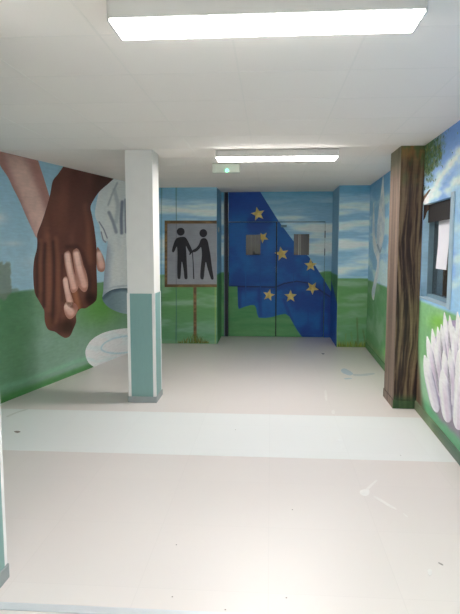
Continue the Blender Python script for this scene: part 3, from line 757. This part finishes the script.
# specks of grit
proto = None
for (x, y, r) in ((176.5, 545, .0042), (172.5, 597, .0042), (292.5, 510, .0045), (286.5, 598, .004), (400.5, 455.5, .004), (235.5, 430, .004), (225.5, 610, .004)):
    if proto is None:
        bm = bmesh.new(); bmesh.ops.create_icosphere(bm, subdivisions=2, radius=1.0)
        for v in bm.verts: v.co *= 1+.35*math.sin(v.co.x*5+v.co.y*3); v.co.z *= .45
        zm = min(v.co.z for v in bm.verts)
        for v in bm.verts: v.co.z -= zm
        me = bpy.data.meshes.new('grit_speck'); bm.to_mesh(me); bm.free()
        proto = link('grit_speck', me, None, mat('grit', (150, 140, 132), .8, .2)); o = proto
    else:
        o = proto.copy(); COL.objects.link(o)
    o.scale = (r*.85, r*.75, r*.8); o.location = (*fpt(x, y), .0008 if 4.06 < fpt(x, y)[1] < 5.14 else .0)
    tag(o, 'tiny brown speck of grit lying on the pale floor', 'grit', 'specks of grit on the floor')
tag(box('trim_1', -1.24, xr(2.2), 2.196, 2.245, 0, .005, mat('brushed_metal', (226, 228, 232), .35, .05, 60, metal=.25, stretch=(1, 12, 1)), None, .002), 'grey metal threshold strip across the floor', kind='structure')

# ================================================================== CEILING
M_ceil = mat('ceiling_tile', (244, 238, 232), .9, .02, 160, bump=.2)
ce = tag(box('ceiling', -3.6, 1.75, -2.1, 10.0, CEIL, CEIL+.1, M_ceil), 'low suspended ceiling of off white mineral tiles', kind='structure')
gl = []
gx = [-.18+.59*k for k in range(-5, 4)]; gy = [3.70+.575*k for k in range(-10, 11)]
gxb = [(x-.005, x+.005, -2.1, 9.9, CEIL-.001, CEIL) for x in gx]
gyb = [(-3.5, 1.6, y-.004, y+.004, CEIL-.0009, CEIL) for y in gy if 0 < 1]
boxes('ceiling_grid', gxb+gyb, mat('grid_bar', (240, 235, 229), .9), ce)['label'] = 'off white metal grid between the ceiling tiles'

# ================================================================== OTHER WALLS, SKIRTINGS
M_white = mat('white_wall', (240, 238, 233), .55, .02, 8)
M_teal = mat('teal_panel', (134, 172, 168), .45, .03, 10, stretch=(6, 6, 1))
M_plinth = mat('grey_plinth', (160, 168, 168), .5, .04)
cw = tag(box('wall_corridor', -1.36, -1.24, -2.1, 2.43, 0, CEIL, M_white), 'corner of white wall at the left edge with teal lower panel', kind='structure')
box('teal_panel', -1.24, -1.237, -2.0, 2.405, .07, 1.105, M_teal, cw)
box('corner_bead', -1.244, -1.237, 2.405, 2.434, .07, CEIL-.001, mat('bead_white', (244, 243, 240), .4), cw, .002)
box('plinth', -1.25, -1.231, -2.0, 2.437, 0, .07, M_plinth, cw, .003)
tag(box('wall_front', -3.45, -1.36, 2.31, 2.43, 0, CEIL, M_white), 'white wall beside the opening, behind the corner', kind='structure')
tag(box('wall_behind', -1.36, 1.35, -2.2, -2.1, 0, CEIL, M_white), 'white wall closing the corridor behind the camera', kind='structure')
# low painted skirting along the right wall
def base_skirt(x, y, u, v):
    c = mixc(C(74, 82, 62), C(112, 122, 92), fbm(u*6, v*20, 57))
    c = mixc(c, C(66, 120, 70), sm(2.9, 2.0, u)*.7)
    c = mixc(c, C(94, 104, 100), sm(4.0, 4.7, u)*.8)
    c = mixc(c, C(40, 84, 54), np.exp(-((v-.074)/.008)**2)*.8*sm(3.6, 3.9, u))
    c = mixc(c, C(140, 160, 126), np.exp(-((u-3.95)/.12)**2)*.4)
    return G_(c, GA)
def skirt(name, pl, fn, ua, ub, h, t, lab):
    n = max(2, int((ub-ua)/.05)); vs = []; fs = []
    us = np.linspace(ua, ub, n)
    for u in us: vs += [(u, 0, 0), (u, -t, 0), (u, -t, h-.006), (u, -t+.006, h), (u, 0, h)]
    for i in range(n-1):
        for k in range(4): a = i*5+k; fs.append((a, a+1, a+6, a+5))
    fs += [(4, 3, 2, 1, 0), tuple((n-1)*5+k for k in range(5))]
    fs = [tuple(reversed(f)) for f in fs]
    me = bpy.data.meshes.new(name); me.from_pydata(vs, [], fs)
    bm = bmesh.new(); bm.from_mesh(me); bmesh.ops.recalc_face_normals(bm, faces=bm.faces); bm.to_mesh(me); bm.free()
    A = np.array(vs); x, y = pl.px(A[:, 0], A[:, 2]); set_paint(me, fn(x, y, A[:, 0], A[:, 2]))
    o = link(name, me, None, PAINT); o.location = (pl.P0[0], pl.P0[1], 0); o.rotation_euler.z = pl.ang
    return tag(o, lab, kind='structure')
skirt('baseboard_right', PR, base_skirt, 3.37, 10.7, .085, .014, 'skirting along the right wall painted over in brown and green')
skirt('baseboard_right_far', PR, base_skirt, 0.01, 2.90, .085, .012, 'skirting of the far right wall painted green')

# ================================================================== COLUMN
colm = empty('column', (-1.285, 5.61, 0)); tag(colm, 'square white column with teal lower panels standing left of centre', 'column')
hx, hy = .135, .150
box('shaft', -hx, hx, -hy, hy, 0, CEIL-.001, M_white, colm, .003)['label'] = 'white upper shaft'
for (a, b, c, e) in ((-hx+.024, hx-.024, -hy-.004, -hy), (-hx+.024, hx-.024, hy, hy+.004), (hx, hx+.004, -hy+.024, hy-.024), (-hx-.004, -hx, -hy+.024, hy-.024)):
    box('teal_panel', a, b, c, e, .062, 1.105, M_teal, colm)
for sx in (-1, 1):
    for sy in (-1, 1):
        x = sx*hx; y = sy*hy
        boxes('corner_bead', [(min(x-sx*.023, x+sx*.005), max(x-sx*.023, x+sx*.005), min(y, y+sy*.005), max(y, y+sy*.005), .062, 1.108), (min(x, x+sx*.005), max(x, x+sx*.005), min(y-sy*.023, y), max(y-sy*.023, y), .062, 1.108)], MATS.get('bead_white'), colm)
box('plinth', -hx-.012, hx+.012, -hy-.012, hy+.012, 0, .062, M_plinth, colm, .004)['label'] = 'grey plinth'

# ================================================================== TREE PILLAR
tp = empty('tree_pillar', (1.20, 5.43, 0)); tag(tp, 'square pillar painted as a brown tree trunk against the right wall', 'pillar')
def bark_box(name, x0, x1, y0, y1, z0, z1, mode, parent):
    bm = bmesh.new(); n = 200
    # faces: front (y0), left (x0), right, back with fine grids
    me = bpy.data.meshes.new(name); vs = []; fs = []; cols = []
    def grid(fn, a, b, na, cf):
        i0 = len(vs); zs = np.linspace(z0, z1, max(2, int((z1-z0)/.012))); ts = np.linspace(a, b, na)
        P = [(fn(t)[0], fn(t)[1], z) for z in zs for t in ts]; vs.extend(P)
        for j in range(len(zs)-1):
            for i in range(na-1):
                q = i0+j*na+i; fs.append((q, q+1, q+na+1, q+na))
        T = np.array([t for z in zs for t in ts]); Z = np.array([z for z in zs for t in ts]); cols.append(cf(T, Z))
    def front(T, Z):
        w = T+.02*np.sin(Z*4+1)+.06*(fbm(T*6, Z*1.6, 81)-.5)
        n = fbm(w*46, Z*1.5, 82, 4); n2 = fbm(w*90, Z*4, 83, 3)
        c = mixc(C(38, 25, 23), C(112, 94, 70), sm(.36, .66, n*.7+n2*.3))
        c = mixc(c, C(34, 26, 26), sm(.44, .34, n)*.8)
        c = mixc(c, mixc(C(66, 96, 50), C(134, 98, 50), sm(.35, .65, fbm(T*20, Z*9, 84))), sm(2.12, 2.45, Z+.35*(fbm(T*16, Z*6, 85)-.5))*.85)
        c = mixc(c, C(92, 70, 58), sm(1.4, 2.2, Z)*.25)
        c = mixc(c, C(40, 74, 42), sm(.16, .06, Z)*.8)
        return G_(c, GA)
    def side(T, Z):
        n = fbm(T*30, Z*1.2, 86, 4)
        c = mixc(C(84, 70, 60), C(112, 96, 84), sm(.35, .65, n))
        c = mixc(c, C(82, 92, 62), sm(2.2, 2.45, Z)*.5)
        return G_(c, GA)
    grid(lambda t: (t, y0), x0, x1, 44, front)
    grid(lambda t: (x0, -t), -y1, -y0, 30, side)
    grid(lambda t: (x1, t), y0, y1, 10, side)
    grid(lambda t: (-t, y1), -x1, -x0, 10, side)
    me.from_pydata(vs, [], fs); set_paint(me, np.concatenate(cols))
    return link(name, me, parent, PAINT)
bark_box('trunk', 0, .218, 0, .45, 0, CEIL-.001, 0, tp)
def plinth_paint():
    o = bark_box('plinth', -.007, .215, -.008, .457, 0, .085, 0, tp)
    bm = bmesh.new(); bm.from_mesh(o.data)
    vs = [bm.verts.new(p) for p in ((-.007, -.008, .085), (.215, -.008, .085), (.215, .457, .085), (-.007, .457, .085))]; bm.faces.new(vs)
    bm.to_mesh(o.data); bm.free(); n = len(o.data.vertices); a = o.data.color_attributes['paint'].data
    for i in range(n-4, n): a[i].color = L1(74, 62, 52)
    return o
plinth_paint()['label'] = 'painted plinth at the foot of the trunk'

# ================================================================== LIGHTS
def emis(name, rgb, s):
    m = bpy.data.materials.new(name); m.use_nodes = True; n = m.node_tree.nodes; n.clear()
    e = n.new('ShaderNodeEmission'); o = n.new('ShaderNodeOutputMaterial'); e.inputs[0].default_value = (*rgb, 1); e.inputs[1].default_value = s
    m.node_tree.links.new(e.outputs[0], o.inputs[0]); return m
M_tube = emis('diffuser_glow', (1.0, .965, .945), 13.0)
M_house = mat('lamp_housing', (206, 205, 200), .45)
def ceiling_light(cx, cy, w, dp, lab):
    t = empty('ceiling_light', (cx, cy, CEIL-.0785)); tag(t, lab, 'ceiling light', 'fluorescent ceiling lights')
    z1 = .0755
    box('housing', -w/2, w/2, -dp/2, dp/2, .004, z1, M_house, t, .006)
    bm = bmesh.new(); bm_box(bm, -w/2+.004, w/2-.004, -dp/2+.003, dp/2-.003, -.004, .006)
    bmesh.ops.bevel(bm, geom=[e for e in bm.edges if all(v.co.z < 0 for v in e.verts)], offset=.002, segments=2, affect='EDGES')
    me = bpy.data.meshes.new('diffuser'); bm.to_mesh(me); bm.free()
    link('diffuser', me, t, M_tube)['label'] = 'glowing white diffuser'
    box('end_cap', -w/2-.006, -w/2+.004, -dp/2, dp/2, -.006, z1, M_house, t, .003)
    box('end_cap', w/2-.004, w/2+.006, -dp/2, dp/2, -.006, z1, M_house, t, .003)
    return t
ceiling_light(-.032, 2.29, 1.18, .205, 'long glowing fluorescent ceiling light nearest the viewer, above the threshold')
ceiling_light(.046, 5.63, 1.17, .235, 'glowing fluorescent ceiling light further in, in front of the doors')
ceiling_light(-.03, -1.55, 1.18, .205, 'unseen fluorescent ceiling light added in the corridor behind the viewer')  # out of view, an assumed lamp added for the light it gives

ex = empty('emergency_light', (-.51, 6.42, CEIL-.0025)); tag(ex, 'small white emergency light box with a green indicator on the ceiling', 'emergency light')
cas = box('casing', -.155, .155, -.035, .035, -.104, 0, mat('emergency_plastic', (206, 212, 202), .4), ex, .008, 3)
lens = box('lens', -.118, .145, -.040, -.034, -.094, -.018, mat('emergency_lens', (212, 220, 208), .3), ex, .004)
bm = bmesh.new(); bmesh.ops.create_uvsphere(bm, u_segments=16, v_segments=8, radius=.018)
for v in bm.verts: v.co.y *= .6
bmesh.ops.translate(bm, verts=bm.verts, vec=(.012, -.042, -.080))
me = bpy.data.meshes.new('green_indicator'); bm.to_mesh(me); bm.free()
link('green_indicator', me, lens, emis('green_led', (.10, 1.0, .45), 1.6))['label'] = 'glowing green indicator'

# ================================================================== WORLD / VIEW
w = bpy.data.worlds.new('world'); S.world = w; w.use_nodes = True
w.node_tree.nodes['Background'].inputs[0].default_value = (.01, .009, .010, 1); w.node_tree.nodes['Background'].inputs[1].default_value = .3
S.view_settings.view_transform = 'Standard'; S.view_settings.look = 'None'
S.view_settings.gamma = 1.0; S.view_settings.use_curve_mapping = False
S.view_settings.exposure = 1.96
